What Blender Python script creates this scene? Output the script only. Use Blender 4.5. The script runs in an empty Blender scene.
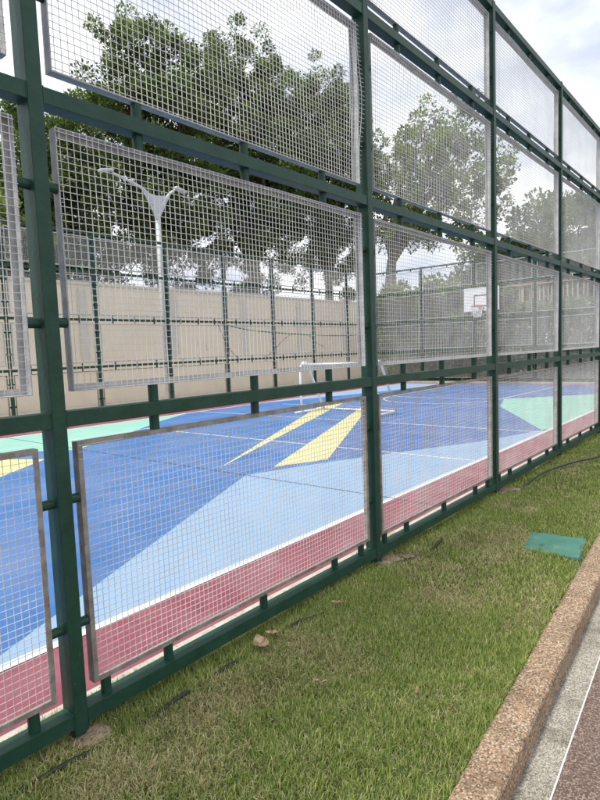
import bpy, bmesh, math, random
import numpy as np
from mathutils import Matrix, Vector

S = bpy.context.scene
COL = S.collection
rad = math.radians

# ---------------------------------------------------------------- camera
YAW, PITCH, ROLL = 0.692609, -0.0871286, -0.0371947
fw = Vector((-math.sin(YAW)*math.cos(PITCH), math.cos(YAW)*math.cos(PITCH), math.sin(PITCH)))
rt = fw.cross(Vector((0, 0, 1))).normalized()
up = rt.cross(fw)
c_, s_ = math.cos(ROLL), math.sin(ROLL)
r2, u2 = c_*rt + s_*up, -s_*rt + c_*up
cam = bpy.data.cameras.new('camera')
cam.sensor_fit = 'HORIZONTAL'; cam.sensor_width = 36; cam.lens = 569.71/600*36
cam.clip_start = 0.05; cam.clip_end = 3000
camo = bpy.data.objects.new('camera', cam); COL.objects.link(camo)
M = Matrix(((r2.x, u2.x, -fw.x, 2.255), (r2.y, u2.y, -fw.y, 0.0), (r2.z, u2.z, -fw.z, 1.6389), (0, 0, 0, 1)))
camo.matrix_world = M
S.camera = camo

# ---------------------------------------------------------------- world, sun, exposure
SUN = Vector((-0.20, -0.44, 1.0)).normalized()
W = bpy.data.worlds.new('World'); S.world = W; W.use_nodes = True
nt = W.node_tree; nt.nodes.clear()
out = nt.nodes.new('ShaderNodeOutputWorld'); bg = nt.nodes.new('ShaderNodeBackground')
sky = nt.nodes.new('ShaderNodeTexSky'); sky.sky_type = 'NISHITA'; sky.sun_disc = False
sky.sun_elevation = math.asin(SUN.z); sky.sun_rotation = math.atan2(SUN.x, SUN.y)
sky.dust_density = 2.0
tc = nt.nodes.new('ShaderNodeTexCoord')
mp = nt.nodes.new('ShaderNodeMapping'); mp.inputs['Scale'].default_value = (1, 1, 2.0); mp.inputs['Location'].default_value = (0.35, 0.1, 0.2)
nz = nt.nodes.new('ShaderNodeTexNoise'); nz.inputs['Scale'].default_value = 2.6; nz.inputs['Detail'].default_value = 7; nz.inputs['Roughness'].default_value = 0.55
rp = nt.nodes.new('ShaderNodeValToRGB'); rp.color_ramp.elements[0].position = 0.30; rp.color_ramp.elements[0].color = (0.62, 0.62, 0.62, 1)
rp.color_ramp.elements[1].position = 0.56; rp.color_ramp.elements[1].color = (1, 1, 1, 1)
nz2 = nt.nodes.new('ShaderNodeTexNoise'); nz2.inputs['Scale'].default_value = 4.2; nz2.inputs['Detail'].default_value = 6
rp2 = nt.nodes.new('ShaderNodeValToRGB'); rp2.color_ramp.elements[0].position = 0.38; rp2.color_ramp.elements[0].color = (5.4, 5.8, 6.8, 1)
rp2.color_ramp.elements[1].position = 0.58; rp2.color_ramp.elements[1].color = (9.0, 9.2, 9.4, 1)
mx = nt.nodes.new('ShaderNodeMixRGB')
L = nt.links.new
L(tc.outputs['Generated'], mp.inputs['Vector']); L(mp.outputs['Vector'], nz.inputs['Vector']); L(mp.outputs['Vector'], nz2.inputs['Vector'])
L(nz.outputs['Fac'], rp.inputs['Fac']); L(nz2.outputs['Fac'], rp2.inputs['Fac'])
L(rp.outputs['Color'], mx.inputs['Fac']); L(sky.outputs['Color'], mx.inputs['Color1']); L(rp2.outputs['Color'], mx.inputs['Color2'])
L(mx.outputs['Color'], bg.inputs['Color']); bg.inputs['Strength'].default_value = 0.1
L(bg.outputs['Background'], out.inputs['Surface'])

sl = bpy.data.lights.new('sun', 'SUN'); sl.energy = 2.4; sl.angle = rad(12); sl.color = (1.0, 0.96, 0.9)
so = bpy.data.objects.new('sun', sl); COL.objects.link(so)
so.rotation_euler = SUN.to_track_quat('Z', 'Y').to_euler(); so.location = SUN*60

S.view_settings.view_transform = 'Standard'; S.view_settings.look = 'None'
S.view_settings.exposure = 0.70; S.view_settings.gamma = 1.0
S.view_settings.use_curve_mapping = False

# ---------------------------------------------------------------- helpers
def tag(o, label=None, cat=None, group=None, kind=None):
    if label: o['label'] = label
    if cat: o['category'] = cat
    if group: o['group'] = group
    if kind: o['kind'] = kind
    return o

def link(name, me, parent=None, loc=None, rotz=None, mat=None):
    o = bpy.data.objects.new(name, me); COL.objects.link(o)
    if parent: o.parent = parent
    if loc is not None: o.location = loc
    if rotz is not None: o.rotation_euler = (0, 0, rotz)
    if mat is not None and me is not None and not me.materials: me.materials.append(mat)
    return o

def empty(name, loc, rotz=0):
    o = bpy.data.objects.new(name, None); COL.objects.link(o)
    o.location = loc; o.rotation_euler = (0, 0, rotz); o.empty_display_size = 0.3
    return o

class MB:
    """collects vertices and faces of one mesh"""
    def __init__(s): s.v = []; s.f = []
    def box(s, a, b):
        n = len(s.v); (x0, y0, z0), (x1, y1, z1) = a, b
        s.v += [(x0,y0,z0),(x1,y0,z0),(x1,y1,z0),(x0,y1,z0),(x0,y0,z1),(x1,y0,z1),(x1,y1,z1),(x0,y1,z1)]
        s.f += [[n+i for i in q] for q in ((0,3,2,1),(4,5,6,7),(0,1,5,4),(1,2,6,5),(2,3,7,6),(3,0,4,7))]
        return s
    def tube(s, pts, radii, seg=8, caps=True):
        pts = [Vector(p) for p in pts]
        if not hasattr(radii, '__len__'): radii = [radii]*len(pts)
        n0 = len(s.v); ref = None
        for i, p in enumerate(pts):
            d = (pts[min(i+1, len(pts)-1)] - pts[max(i-1, 0)]).normalized()
            if ref is None:
                ref = d.orthogonal().normalized()
            ref = (ref - d*ref.dot(d))
            ref = ref.normalized() if ref.length > 1e-6 else d.orthogonal().normalized()
            b = d.cross(ref)
            for k in range(seg):
                a = 2*math.pi*k/seg
                s.v.append(tuple(p + (ref*math.cos(a) + b*math.sin(a))*radii[i]))
        for i in range(len(pts)-1):
            for k in range(seg):
                k2 = (k+1) % seg
                s.f.append([n0+i*seg+k, n0+i*seg+k2, n0+(i+1)*seg+k2, n0+(i+1)*seg+k])
        if caps:
            s.f.append([n0+k for k in range(seg)][::-1])
            s.f.append([n0+(len(pts)-1)*seg+k for k in range(seg)])
        return s
    def poly(s, pts):
        n = len(s.v); s.v += [tuple(p) for p in pts]; s.f.append(list(range(n, n+len(pts)))); return s
    def mesh(s, name, mat=None, smooth=False):
        me = bpy.data.meshes.new(name); me.from_pydata(s.v, [], s.f); me.update()
        if mat: me.materials.append(mat)
        if smooth: me.polygons.foreach_set('use_smooth', [True]*len(me.polygons))
        return me

def bevel_mesh(me, w, seg=2):
    bm = bmesh.new(); bm.from_mesh(me)
    bmesh.ops.bevel(bm, geom=list(bm.edges), offset=w, segments=seg, profile=0.6, affect='EDGES')
    bm.to_mesh(me); bm.free(); return me

def bez(pts, n=8):
    """Catmull-Rom through pts"""
    P = [Vector(p) for p in pts]; P = [P[0]*2-P[1]] + P + [P[-1]*2-P[-2]]
    o = []
    for i in range(1, len(P)-2):
        for k in range(n):
            t = k/n
            o.append(0.5*((2*P[i]) + (P[i+1]-P[i-1])*t + (2*P[i-1]-5*P[i]+4*P[i+1]-P[i+2])*t*t + (3*P[i]-P[i-1]-3*P[i+1]+P[i+2])*t**3))
    o.append(P[-2]); return o

def np_mesh(name, V, loops, starts, totals, mat, colors=None, smooth=False):
    me = bpy.data.meshes.new(name)
    me.vertices.add(len(V)); me.vertices.foreach_set('co', np.asarray(V, np.float32).ravel())
    me.loops.add(len(loops)); me.loops.foreach_set('vertex_index', np.asarray(loops, np.int32))
    me.polygons.add(len(starts)); me.polygons.foreach_set('loop_start', np.asarray(starts, np.int32))
    me.polygons.foreach_set('loop_total', np.asarray(totals, np.int32))
    if smooth: me.polygons.foreach_set('use_smooth', np.ones(len(starts), bool))
    if colors is not None:
        a = me.color_attributes.new('tint', 'FLOAT_COLOR', 'POINT')
        cc = np.ones((len(V), 4), np.float32); cc[:, :3] = colors
        a.data.foreach_set('color', cc.ravel())
    me.materials.append(mat); me.update(calc_edges=True); me.validate()
    return me

# ---------------------------------------------------------------- materials
def newmat(name):
    m = bpy.data.materials.new(name); m.use_nodes = True
    t = m.node_tree; b = t.nodes['Principled BSDF']; return m, t, b

def surf(name, c1, c2=None, scale=6.0, rough=0.6, lo=0.35, hi=0.65, bump=0.0, bscale=60.0, detail=6, spec=0.4, metal=0.0, speck=None, sscale=300, sthr=0.62, stretch=None, wear=None):
    """two-tone noise surface with optional fine bump and specks"""
    m, t, b = newmat(name); N = t.nodes.new; K = t.links.new
    b.inputs['Roughness'].default_value = rough; b.inputs['Specular IOR Level'].default_value = spec
    b.inputs['Metallic'].default_value = metal
    tc = N('ShaderNodeTexCoord'); vec = tc.outputs['Object']
    if stretch:
        mp = N('ShaderNodeMapping'); mp.inputs['Scale'].default_value = stretch; K(vec, mp.inputs['Vector']); vec = mp.outputs['Vector']
    c2 = c2 or c1
    n = N('ShaderNodeTexNoise'); n.inputs['Scale'].default_value = scale; n.inputs['Detail'].default_value = detail; n.inputs['Roughness'].default_value = 0.6
    K(vec, n.inputs['Vector'])
    r = N('ShaderNodeValToRGB'); r.color_ramp.elements[0].position = lo; r.color_ramp.elements[1].position = hi
    r.color_ramp.elements[0].color = (*c1, 1); r.color_ramp.elements[1].color = (*c2, 1)
    K(n.outputs['Fac'], r.inputs['Fac']); col = r.outputs['Color']
    if speck:
        n2 = N('ShaderNodeTexNoise'); n2.inputs['Scale'].default_value = sscale; n2.inputs['Detail'].default_value = 3
        K(vec, n2.inputs['Vector'])
        r2_ = N('ShaderNodeValToRGB'); r2_.color_ramp.elements[0].position = sthr; r2_.color_ramp.elements[1].position = sthr+0.06
        K(n2.outputs['Fac'], r2_.inputs['Fac'])
        x = N('ShaderNodeMixRGB'); K(r2_.outputs['Color'], x.inputs['Fac']); K(col, x.inputs['Color1']); x.inputs['Color2'].default_value = (*speck, 1)
        col = x.outputs['Color']
    if wear:                                   # faded dusty areas, dark scuffs and small stains
        dust, fac = wear
        n4 = N('ShaderNodeTexNoise'); n4.inputs['Scale'].default_value = 0.9; n4.inputs['Detail'].default_value = 9; n4.inputs['Roughness'].default_value = 0.68
        K(vec, n4.inputs['Vector'])
        r4 = N('ShaderNodeValToRGB'); r4.color_ramp.elements[0].position = 0.40; r4.color_ramp.elements[1].position = 0.72; r4.color_ramp.elements[1].color = (fac, fac, fac, 1)
        K(n4.outputs['Fac'], r4.inputs['Fac'])
        x4 = N('ShaderNodeMixRGB'); K(r4.outputs['Color'], x4.inputs['Fac']); K(col, x4.inputs['Color1']); x4.inputs['Color2'].default_value = (*dust, 1)
        mp5 = N('ShaderNodeMapping'); mp5.inputs['Scale'].default_value = (1.6, 4.5, 1); mp5.inputs['Rotation'].default_value = (0, 0, 0.5); K(vec, mp5.inputs['Vector'])
        n5 = N('ShaderNodeTexNoise'); n5.inputs['Scale'].default_value = 1.7; n5.inputs['Detail'].default_value = 4; n5.inputs['Roughness'].default_value = 0.75; K(mp5.outputs['Vector'], n5.inputs['Vector'])
        r5 = N('ShaderNodeValToRGB'); r5.color_ramp.elements[0].position = 0.67; r5.color_ramp.elements[1].position = 0.74; r5.color_ramp.elements[1].color = (0.45, 0.45, 0.45, 1)
        K(n5.outputs['Fac'], r5.inputs['Fac'])
        x5 = N('ShaderNodeMixRGB'); K(r5.outputs['Color'], x5.inputs['Fac']); K(x4.outputs['Color'], x5.inputs['Color1']); x5.inputs['Color2'].default_value = (0.07, 0.075, 0.09, 1)
        col = x5.outputs['Color']
    K(col, b.inputs['Base Color'])
    if bump:
        n3 = N('ShaderNodeTexNoise'); n3.inputs['Scale'].default_value = bscale; n3.inputs['Detail'].default_value = 5
        K(vec, n3.inputs['Vector'])
        bp = N('ShaderNodeBump'); bp.inputs['Strength'].default_value = bump; bp.inputs['Distance'].default_value = 0.01
        K(n3.outputs['Fac'], bp.inputs['Height']); K(bp.outputs['Normal'], b.inputs['Normal'])
    return m

def pebble(name, cols, scale=130.0, mortar=(0.12, 0.10, 0.085), bump=0.9, stain=None, rough=0.75):
    """exposed aggregate: small coloured stones set in mortar"""
    m, t, b = newmat(name); N = t.nodes.new; K = t.links.new
    b.inputs['Roughness'].default_value = rough; b.inputs['Specular IOR Level'].default_value = 0.3
    tc = N('ShaderNodeTexCoord')
    wn = N('ShaderNodeTexNoise'); wn.inputs['Scale'].default_value = scale*0.8; K(tc.outputs['Object'], wn.inputs['Vector'])
    ad = N('ShaderNodeMixRGB'); ad.blend_type = 'ADD'; ad.inputs['Fac'].default_value = 0.006
    K(tc.outputs['Object'], ad.inputs['Color1']); K(wn.outputs['Color'], ad.inputs['Color2'])
    v = N('ShaderNodeTexVoronoi'); v.inputs['Scale'].default_value = scale; v.inputs['Randomness'].default_value = 1
    K(ad.outputs['Color'], v.inputs['Vector'])
    sp = N('ShaderNodeSeparateColor'); K(v.outputs['Color'], sp.inputs['Color'])
    r = N('ShaderNodeValToRGB'); r.color_ramp.interpolation = 'CONSTANT'
    e = r.color_ramp.elements; e[0].position = 0; e[0].color = (*cols[0], 1); e[1].position = 1/len(cols); e[1].color = (*cols[1], 1)
    for i in range(2, len(cols)):
        x = e.new(i/len(cols)); x.color = (*cols[i], 1)
    K(sp.outputs['Red'], r.inputs['Fac'])
    d = N('ShaderNodeValToRGB'); d.color_ramp.elements[0].position = 0.50; d.color_ramp.elements[1].position = 0.85
    K(v.outputs['Distance'], d.inputs['Fac'])
    x = N('ShaderNodeMixRGB'); K(d.outputs['Color'], x.inputs['Fac']); K(r.outputs['Color'], x.inputs['Color1']); x.inputs['Color2'].default_value = (*mortar, 1)
    col = x.outputs['Color']
    if stain:
        n = N('ShaderNodeTexNoise'); n.inputs['Scale'].default_value = 5; n.inputs['Detail'].default_value = 6; K(tc.outputs['Object'], n.inputs['Vector'])
        rr = N('ShaderNodeValToRGB'); rr.color_ramp.elements[0].position = 0.45; rr.color_ramp.elements[1].position = 0.68
        K(n.outputs['Fac'], rr.inputs['Fac'])
        y = N('ShaderNodeMixRGB'); y.blend_type = 'MULTIPLY'; K(rr.outputs['Color'], y.inputs['Fac']); K(col, y.inputs['Color1']); y.inputs['Color2'].default_value = (*stain, 1)
        col = y.outputs['Color']
    K(col, b.inputs['Base Color'])
    bp = N('ShaderNodeBump'); bp.invert = True; bp.inputs['Strength'].default_value = bump; bp.inputs['Distance'].default_value = 0.004
    K(v.outputs['Distance'], bp.inputs['Height']); K(bp.outputs['Normal'], b.inputs['Normal'])
    return m

def leafmat(name, trans=0.35, rough=0.55, spec=0.35):
    m, t, b = newmat(name); N = t.nodes.new; K = t.links.new
    a = N('ShaderNodeAttribute'); a.attribute_name = 'tint'
    b.inputs['Roughness'].default_value = rough; b.inputs['Specular IOR Level'].default_value = spec
    K(a.outputs['Color'], b.inputs['Base Color'])
    tr = N('ShaderNodeBsdfTranslucent')
    br = N('ShaderNodeMixRGB'); br.blend_type = 'MULTIPLY'; br.inputs['Fac'].default_value = 1; K(a.outputs['Color'], br.inputs['Color1']); br.inputs['Color2'].default_value = (1.1, 1.25, 0.6, 1)
    K(br.outputs['Color'], tr.inputs['Color'])
    ms = N('ShaderNodeMixShader'); ms.inputs['Fac'].default_value = trans
    K(b.outputs['BSDF'], ms.inputs[1]); K(tr.outputs['BSDF'], ms.inputs[2])
    K(ms.outputs['Shader'], t.nodes['Material Output'].inputs['Surface'])
    return m

MT = {}
MT['green'] = surf('green_paint', (0.010, 0.043, 0.027), (0.018, 0.062, 0.041), 7, 0.48, bump=0.18, bscale=38, spec=0.32, speck=(0.075, 0.06, 0.04), sscale=34, sthr=0.68)
MT['frame'] = surf('weathered_galvanised', (0.20, 0.17, 0.145), (0.34, 0.31, 0.28), 14, 0.62, bump=0.2, bscale=120, spec=0.4, metal=0.15, speck=(0.13, 0.10, 0.08), sscale=70, sthr=0.66)
MT['frame2'] = surf('galvanised_grey', (0.32, 0.32, 0.325), (0.47, 0.47, 0.475), 14, 0.55, bump=0.2, bscale=120, spec=0.45, metal=0.15, speck=(0.2, 0.18, 0.16), sscale=70, sthr=0.70)
MT['wire'] = surf('galvanised_wire', (0.50, 0.48, 0.46), (0.66, 0.65, 0.63), 3, 0.5, 0.35, 0.6, spec=0.5, metal=0.15)
MT['rust'] = surf('rusty_green_paint', (0.013, 0.052, 0.034), (0.07, 0.04, 0.022), 30, 0.6, 0.5, 0.62, bump=0.25, bscale=150)
MT['blue'] = surf('court_blue', (0.038, 0.128, 0.330), (0.048, 0.145, 0.36), 1.3, 0.74, spec=0.22, bump=0.15, bscale=220, wear=((0.36, 0.36, 0.37), 0.26))
MT['darkblue'] = surf('court_dark_blue', (0.042, 0.108, 0.285), (0.050, 0.122, 0.315), 1.3, 0.74, spec=0.22, bump=0.15, bscale=220, wear=((0.36, 0.36, 0.37), 0.26))
MT['lightblue'] = surf('court_light_blue', (0.215, 0.335, 0.485), (0.235, 0.36, 0.51), 1.3, 0.74, spec=0.22, bump=0.15, bscale=220, wear=((0.36, 0.36, 0.37), 0.26))
MT['teal'] = surf('court_mint', (0.215, 0.465, 0.375), (0.24, 0.50, 0.405), 1.3, 0.74, spec=0.22, bump=0.15, bscale=220, wear=((0.36, 0.36, 0.37), 0.26))
MT['yellow'] = surf('court_yellow', (0.58, 0.51, 0.235), (0.63, 0.56, 0.28), 1.6, 0.74, spec=0.22, bump=0.15, bscale=220, wear=((0.36, 0.36, 0.37), 0.26))
MT['pink'] = surf('court_rose', (0.205, 0.046, 0.066), (0.250, 0.062, 0.084), 1.8, 0.74, spec=0.22, bump=0.2, bscale=220, speck=(0.185, 0.05, 0.068), sscale=9, sthr=0.64, wear=((0.36, 0.36, 0.37), 0.26))
MT['line'] = surf('court_white_line', (0.60, 0.61, 0.61), (0.70, 0.70, 0.70), 9, 0.6, bump=0.1, bscale=200, wear=((0.40, 0.41, 0.43), 0.5))
MT['joint'] = surf('court_joint', (0.045, 0.05, 0.065), (0.09, 0.10, 0.13), 20, 0.8)
MT['concrete'] = surf('concrete', (0.40, 0.37, 0.31), (0.54, 0.50, 0.43), 7, 0.85, bump=0.6, bscale=90, speck=(0.26, 0.23, 0.18), sscale=40, sthr=0.63)
MT['footing'] = surf('footing_concrete', (0.17, 0.125, 0.08), (0.34, 0.27, 0.185), 14, 0.9, bump=0.9, bscale=60, speck=(0.14, 0.11, 0.07), sscale=45, sthr=0.58)
MT['apron'] = surf('apron_concrete', (0.46, 0.41, 0.34), (0.55, 0.50, 0.42), 2.5, 0.85, bump=0.3, bscale=70)
MT['wall'] = surf('beige_wall_paint', (0.71, 0.605, 0.46), (0.77, 0.67, 0.52), 0.7, 0.85, bump=0.2, bscale=30, speck=(0.60, 0.52, 0.41), sscale=2.2, sthr=0.66, stretch=(1, 1, 0.35))
MT['wallgrey'] = surf('grey_wall_paint', (0.52, 0.48, 0.42), (0.58, 0.54, 0.47), 1.5, 0.85, bump=0.2, bscale=30)
MT['soil'] = surf('lawn_soil', (0.050, 0.045, 0.022), (0.10, 0.085, 0.045), 30, 0.95, bump=1.0, bscale=80, speck=(0.045, 0.06, 0.02), sscale=60, sthr=0.5)
MT['ground'] = surf('open_ground', (0.07, 0.09, 0.035), (0.16, 0.14, 0.08), 0.4, 0.95, bump=0.4, bscale=5)
MT['white'] = surf('white_metal_paint', (0.70, 0.71, 0.72), (0.80, 0.80, 0.80), 8, 0.4, spec=0.5)
MT['polegrey'] = surf('faded_white_paint', (0.46, 0.47, 0.48), (0.58, 0.58, 0.58), 3, 0.5)
MT['rubber'] = surf('black_hose', (0.010, 0.011, 0.011), (0.022, 0.022, 0.022), 20, 0.5)
MT['lid'] = surf('green_plastic_lid', (0.050, 0.165, 0.120), (0.070, 0.205, 0.150), 5, 0.6, 0.35, 0.65, bump=0.15, bscale=40, speck=(0.14, 0.22, 0.17), sscale=6, sthr=0.62)
MT['lidedge'] = surf('valve_box_rim', (0.03, 0.10, 0.075), (0.05, 0.13, 0.1), 12, 0.6)
MT['orange'] = surf('rim_orange', (0.55, 0.13, 0.04), None, 5, 0.45)
MT['net'] = surf('net_cord', (0.75, 0.75, 0.74), None, 5, 0.8)
MT['dark'] = surf('dark_steel', (0.03, 0.035, 0.035), (0.05, 0.055, 0.055), 6, 0.5)
MT['bamboo'] = surf('weathered_bamboo', (0.30, 0.25, 0.15), (0.46, 0.40, 0.27), 4, 0.7, stretch=(6, 6, 0.6))
MT['beam'] = surf('red_brown_beam', (0.28, 0.13, 0.08), (0.38, 0.20, 0.13), 4, 0.65)
MT['bark'] = surf('bark', (0.10, 0.085, 0.065), (0.20, 0.175, 0.14), 5, 0.9, bump=0.9, bscale=18, stretch=(3, 3, 0.8))
MT['barkpale'] = surf('pale_bark', (0.24, 0.22, 0.19), (0.36, 0.33, 0.29), 4, 0.9, bump=0.7, bscale=14, stretch=(3, 3, 0.8))
MT['rope'] = surf('green_rope', (0.05, 0.16, 0.10), (0.08, 0.2, 0.13), 9, 0.8)
MT['dryleaf'] = surf('dry_leaf', (0.14, 0.085, 0.04), (0.40, 0.30, 0.18), 40, 0.8, bump=0.4, bscale=120)
MT['kerb'] = pebble('exposed_aggregate_tan', [(0.56, 0.47, 0.35), (0.31, 0.195, 0.11), (0.42, 0.29, 0.175), (0.19, 0.115, 0.07), (0.47, 0.36, 0.24), (0.13, 0.09, 0.065), (0.34, 0.22, 0.13), (0.28, 0.22, 0.165), (0.44, 0.26, 0.13)], 130, (0.21, 0.16, 0.115), 0.9, (0.66, 0.65, 0.62))
MT['gutter'] = pebble('gutter_fine_aggregate', [(0.33, 0.30, 0.25), (0.43, 0.40, 0.33), (0.25, 0.23, 0.19), (0.52, 0.49, 0.41), (0.16, 0.15, 0.12), (0.37, 0.34, 0.28)], 190, (0.22, 0.20, 0.165), 0.7, (0.45, 0.45, 0.42))
MT['path'] = pebble('exposed_aggregate_maroon', [(0.155, 0.105, 0.08), (0.23, 0.165, 0.13), (0.11, 0.075, 0.06), (0.31, 0.24, 0.19), (0.085, 0.06, 0.05), (0.19, 0.13, 0.10)], 165, (0.085, 0.06, 0.05), 0.8)
MT['strip'] = surf('white_divider_strip', (0.55, 0.54, 0.51), (0.68, 0.67, 0.65), 20, 0.5)
MT['grass'] = leafmat('grass_blades', 0.35, 0.55, 0.3)
MT['leaf'] = leafmat('tree_leaves', 0.38, 0.42, 0.5)

# ---------------------------------------------------------------- ground, lawn, path
def sheet(name, pts, z, mat, parent=None, kind='structure'):
    me = MB().poly([(x, y, z) for x, y in pts]).mesh(name, mat)
    o = link(name, me, parent)
    if not parent: o['kind'] = kind
    return o

sheet('ground', [(-700, -300), (700, -300), (700, 900), (-700, 900)], -0.14, MT['ground'])

def xl(y):                       # lawn / kerb edge
    y = min(y, 15.0); return 1.40 - 0.066*(y - 1.76)
YS = [-8, -4, -1, 0, 1, 2, 3, 4, 5, 6, 7, 8, 10, 12, 15, 20, 26, 34]
# lawn with slightly uneven soil
def lawn():
    ys = np.concatenate([np.arange(-8, 8, 0.08), np.arange(8, 34.1, 0.5)])
    nx = 26; rng = np.random.default_rng(3)
    V = []; F = []
    for y in ys:
        for k in range(nx):
            t = k/(nx-1); x = -0.33 + t*(xl(y) + 0.33 + 0.01)
            edge = min(t, 1-t)*4
            z = 0.008*math.sin(x*5.1+y*2.3) + 0.006*math.sin(y*4.7-x*7.9) + rng.normal()*0.0025
            V.append((x, y, z*min(1, edge) - 0.004))
    for j in range(len(ys)-1):
        for k in range(nx-1):
            a = j*nx+k; F.append([a, a+1, a+nx+1, a+nx])
    me = bpy.data.meshes.new('lawn'); me.from_pydata(V, [], F); me.materials.append(MT['soil'])
    return tag(link('lawn', me), kind='structure')
lawn()

def strip(name, x0f, x1f, prof, mat):
    """sweep a cross-section (offset from xl(y), z) along the kerb line"""
    mb = MB(); n = len(prof)
    for y in YS:
        for dx, z in prof: mb.v.append((xl(y)+dx, y, z))
    for j in range(len(YS)-1):
        for k in range(n-1):
            a = j*n+k; mb.f.append([a, a+1, a+n+1, a+n])
    o = link(name, mb.mesh(name, mat)); o['kind'] = 'structure'; return o
strip('kerb', 0, 0, [(-0.006, -0.12), (-0.002, 0.004), (0.004, 0.015), (0.014, 0.021), (0.075, 0.024), (0.135, 0.021), (0.146, 0.015), (0.152, 0.004), (0.154, -0.12)], MT['kerb'])
strip('gutter', 0, 0, [(0.150, -0.092), (0.20, -0.086), (0.279, -0.080)], MT['gutter'])
strip('divider_strip', 0, 0, [(0.279, -0.10), (0.279, -0.076), (0.285, -0.076), (0.285, -0.10)], MT['strip'])
strip('path', 0, 0, [(0.285, -0.078), (0.6, -0.076), (3.6, -0.07), (3.62, -0.15)], MT['path'])

# ---------------------------------------------------------------- court
XN, XF, YN, YE = -0.30, -10.88, -9.0, 23.02
court = sheet('court', [(XF, YN), (XN, YN), (XN, YE), (XF, YE)], 0.0, MT['pink'])
B0, B1, C0, C1 = -10.30, -0.88, -8.6, 22.45
def zone(name, pts, lvl, mat, label=None):
    o = sheet(name, pts, lvl*0.0007 + 0.001, MT[mat], court)
    if label: o['label'] = label
    return o
zone('painted_field', [(B0, C0), (B1, C0), (B1, C1), (B0, C1)], 0, 'blue', 'mid blue painted playing field')
zone('painted_zone', [(-0.88, 10.7), (-3.12, 14.55), (-3.73, 16.54), (-0.88, 19.7), (-0.88, 22.45), (-9.2, 22.45), (-7.8, 16.1), (-2.81, 6.7), (-2.2, 7.7)], 1, 'darkblue', 'dark blue painted area towards the hoop')
zone('painted_zone', [(-0.88, 0.97), (-0.88, 11.2), (-1.53, 9.05), (-2.17, 7.7), (-2.67, 6.56), (-3.13, 5.3)], 2, 'lightblue', 'light blue painted triangle along the near sideline')
zone('painted_zone', [(-10.30, 13.0), (-9.0, 17.6), (-8.2, 22.45), (-10.30, 22.45)], 2, 'lightblue', 'light blue painted corner at the far side')
zone('painted_zone', [(-10.30, 2.2), (-8.5, 4.25), (-7.35, 5.2), (-8.23, 6.8), (-9.54, 8.75), (-10.30, 10.2)], 2, 'teal', 'mint green painted area on the far left')
zone('painted_zone', [(-3.12, 14.55), (-0.88, 10.7), (-0.88, 19.7), (-3.73, 16.54)], 2, 'teal', 'mint green painted area by the far sideline')
zone('painted_stripe', [(-3.77, 5.38), (-7.96, 14.62), (-8.42, 14.14)], 3, 'yellow', 'long thin yellow painted wedge')
zone('painted_stripe', [(-3.16, 5.88), (-2.81, 6.70), (-7.80, 16.1)], 3, 'yellow', 'broad yellow painted wedge')
zone('painted_stripe', [(-6.95, 4.45), (-9.0, 3.3), (-5.3, 2.3)], 3, 'yellow', 'yellow painted triangle on the left')
def wline(pts, w=0.05, lvl=5, closed=False):
    mb = MB(); P = [Vector((x, y, 0)) for x, y in pts]; n = len(P)
    for i, p in enumerate(P):
        a = P[(i-1) % n] if (closed or i > 0) else p; b = P[(i+1) % n] if (closed or i < n-1) else p
        d = (b-a).normalized(); q = Vector((-d.y, d.x, 0))*w/2
        if closed and n == 4: q *= 1.4142
        for sgn in (1, -1):
            v = p+q*sgn; mb.v.append((v.x, v.y, lvl*0.0007+0.001))
    for i in range(n if closed else n-1):
        j = (i+1) % n; mb.f.append([2*i, 2*i+1, 2*j+1, 2*j])
    return link('court_line', mb.mesh('court_line', MT['line']), court)
wline([(B0, C0), (B1, C0), (B1, C1), (B0, C1)], 0.055, 5, True)
wline([(-8.6, 7.62), (B1-0.03, 7.62)], 0.045)
wline([(B0+0.03, 10.62), (B1-0.03, 10.62)], 0.045)
wline([(-8.6, 7.645), (-8.6, 0.2)], 0.045, 6)
arc = lambda cx, cy, r, a0, a1, n=40: [(cx+r*math.cos(rad(a0+(a1-a0)*k/n)), cy+r*math.sin(rad(a0+(a1-a0)*k/n))) for k in range(n+1)]
wline([(-10.0, 22.40)] + arc(-5.6, 20.6, 4.4, 180, 360) + [(-1.2, 22.40)], 0.05, 7)
wline([(-7.6, 22.40), (-7.4, 16.4), (-3.8, 16.4), (-3.6, 22.40)], 0.05, 8)
wline(arc(-5.6, 16.4, 1.8, 181, 359), 0.05, 6)
wline([(-9.4, 13.2), (-5.2, 13.2)], 0.045, 6)
o = link('expansion_joint', MB().poly([(XF+.01, 5.273, 0.0078), (XN-.01, 5.273, 0.0078), (XN-.01, 5.286, 0.0078), (XF+.01, 5.286, 0.0078)]).mesh('expansion_joint', MT['joint']), court)
o = link('expansion_joint', MB().poly([(XF+.01, 17.3, 0.0078), (XN-.01, 17.3, 0.0078), (XN-.01, 17.31, 0.0078), (XF+.01, 17.31, 0.0078)]).mesh('expansion_joint', MT['joint']), court)
# pale concrete edging between the court and the grass
e = link('court_edging', MB().box((-0.297, YN, -0.13), (-0.235, YE+0.2, 0.010)).mesh('court_edging', MT['concrete'])); e['kind'] = 'structure'
bevel_mesh(e.data, 0.008)
e = link('court_edging', MB().box((-12.40, YN, -0.13), (-12.10, YE+0.2, 0.07)).mesh('court_edging', MT['concrete'])); e['kind'] = 'structure'
e = link('court_edging', MB().box((-12.097, YE+0.003, -0.13), (-0.30, YE+0.2, 0.06)).mesh('court_edging', MT['concrete'])); e['kind'] = 'structure'
sheet('apron', [(-15.95, -14), (-10.86, -14), (-10.86, 36), (-15.95, 36)], -0.004, MT['apron'])

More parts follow.
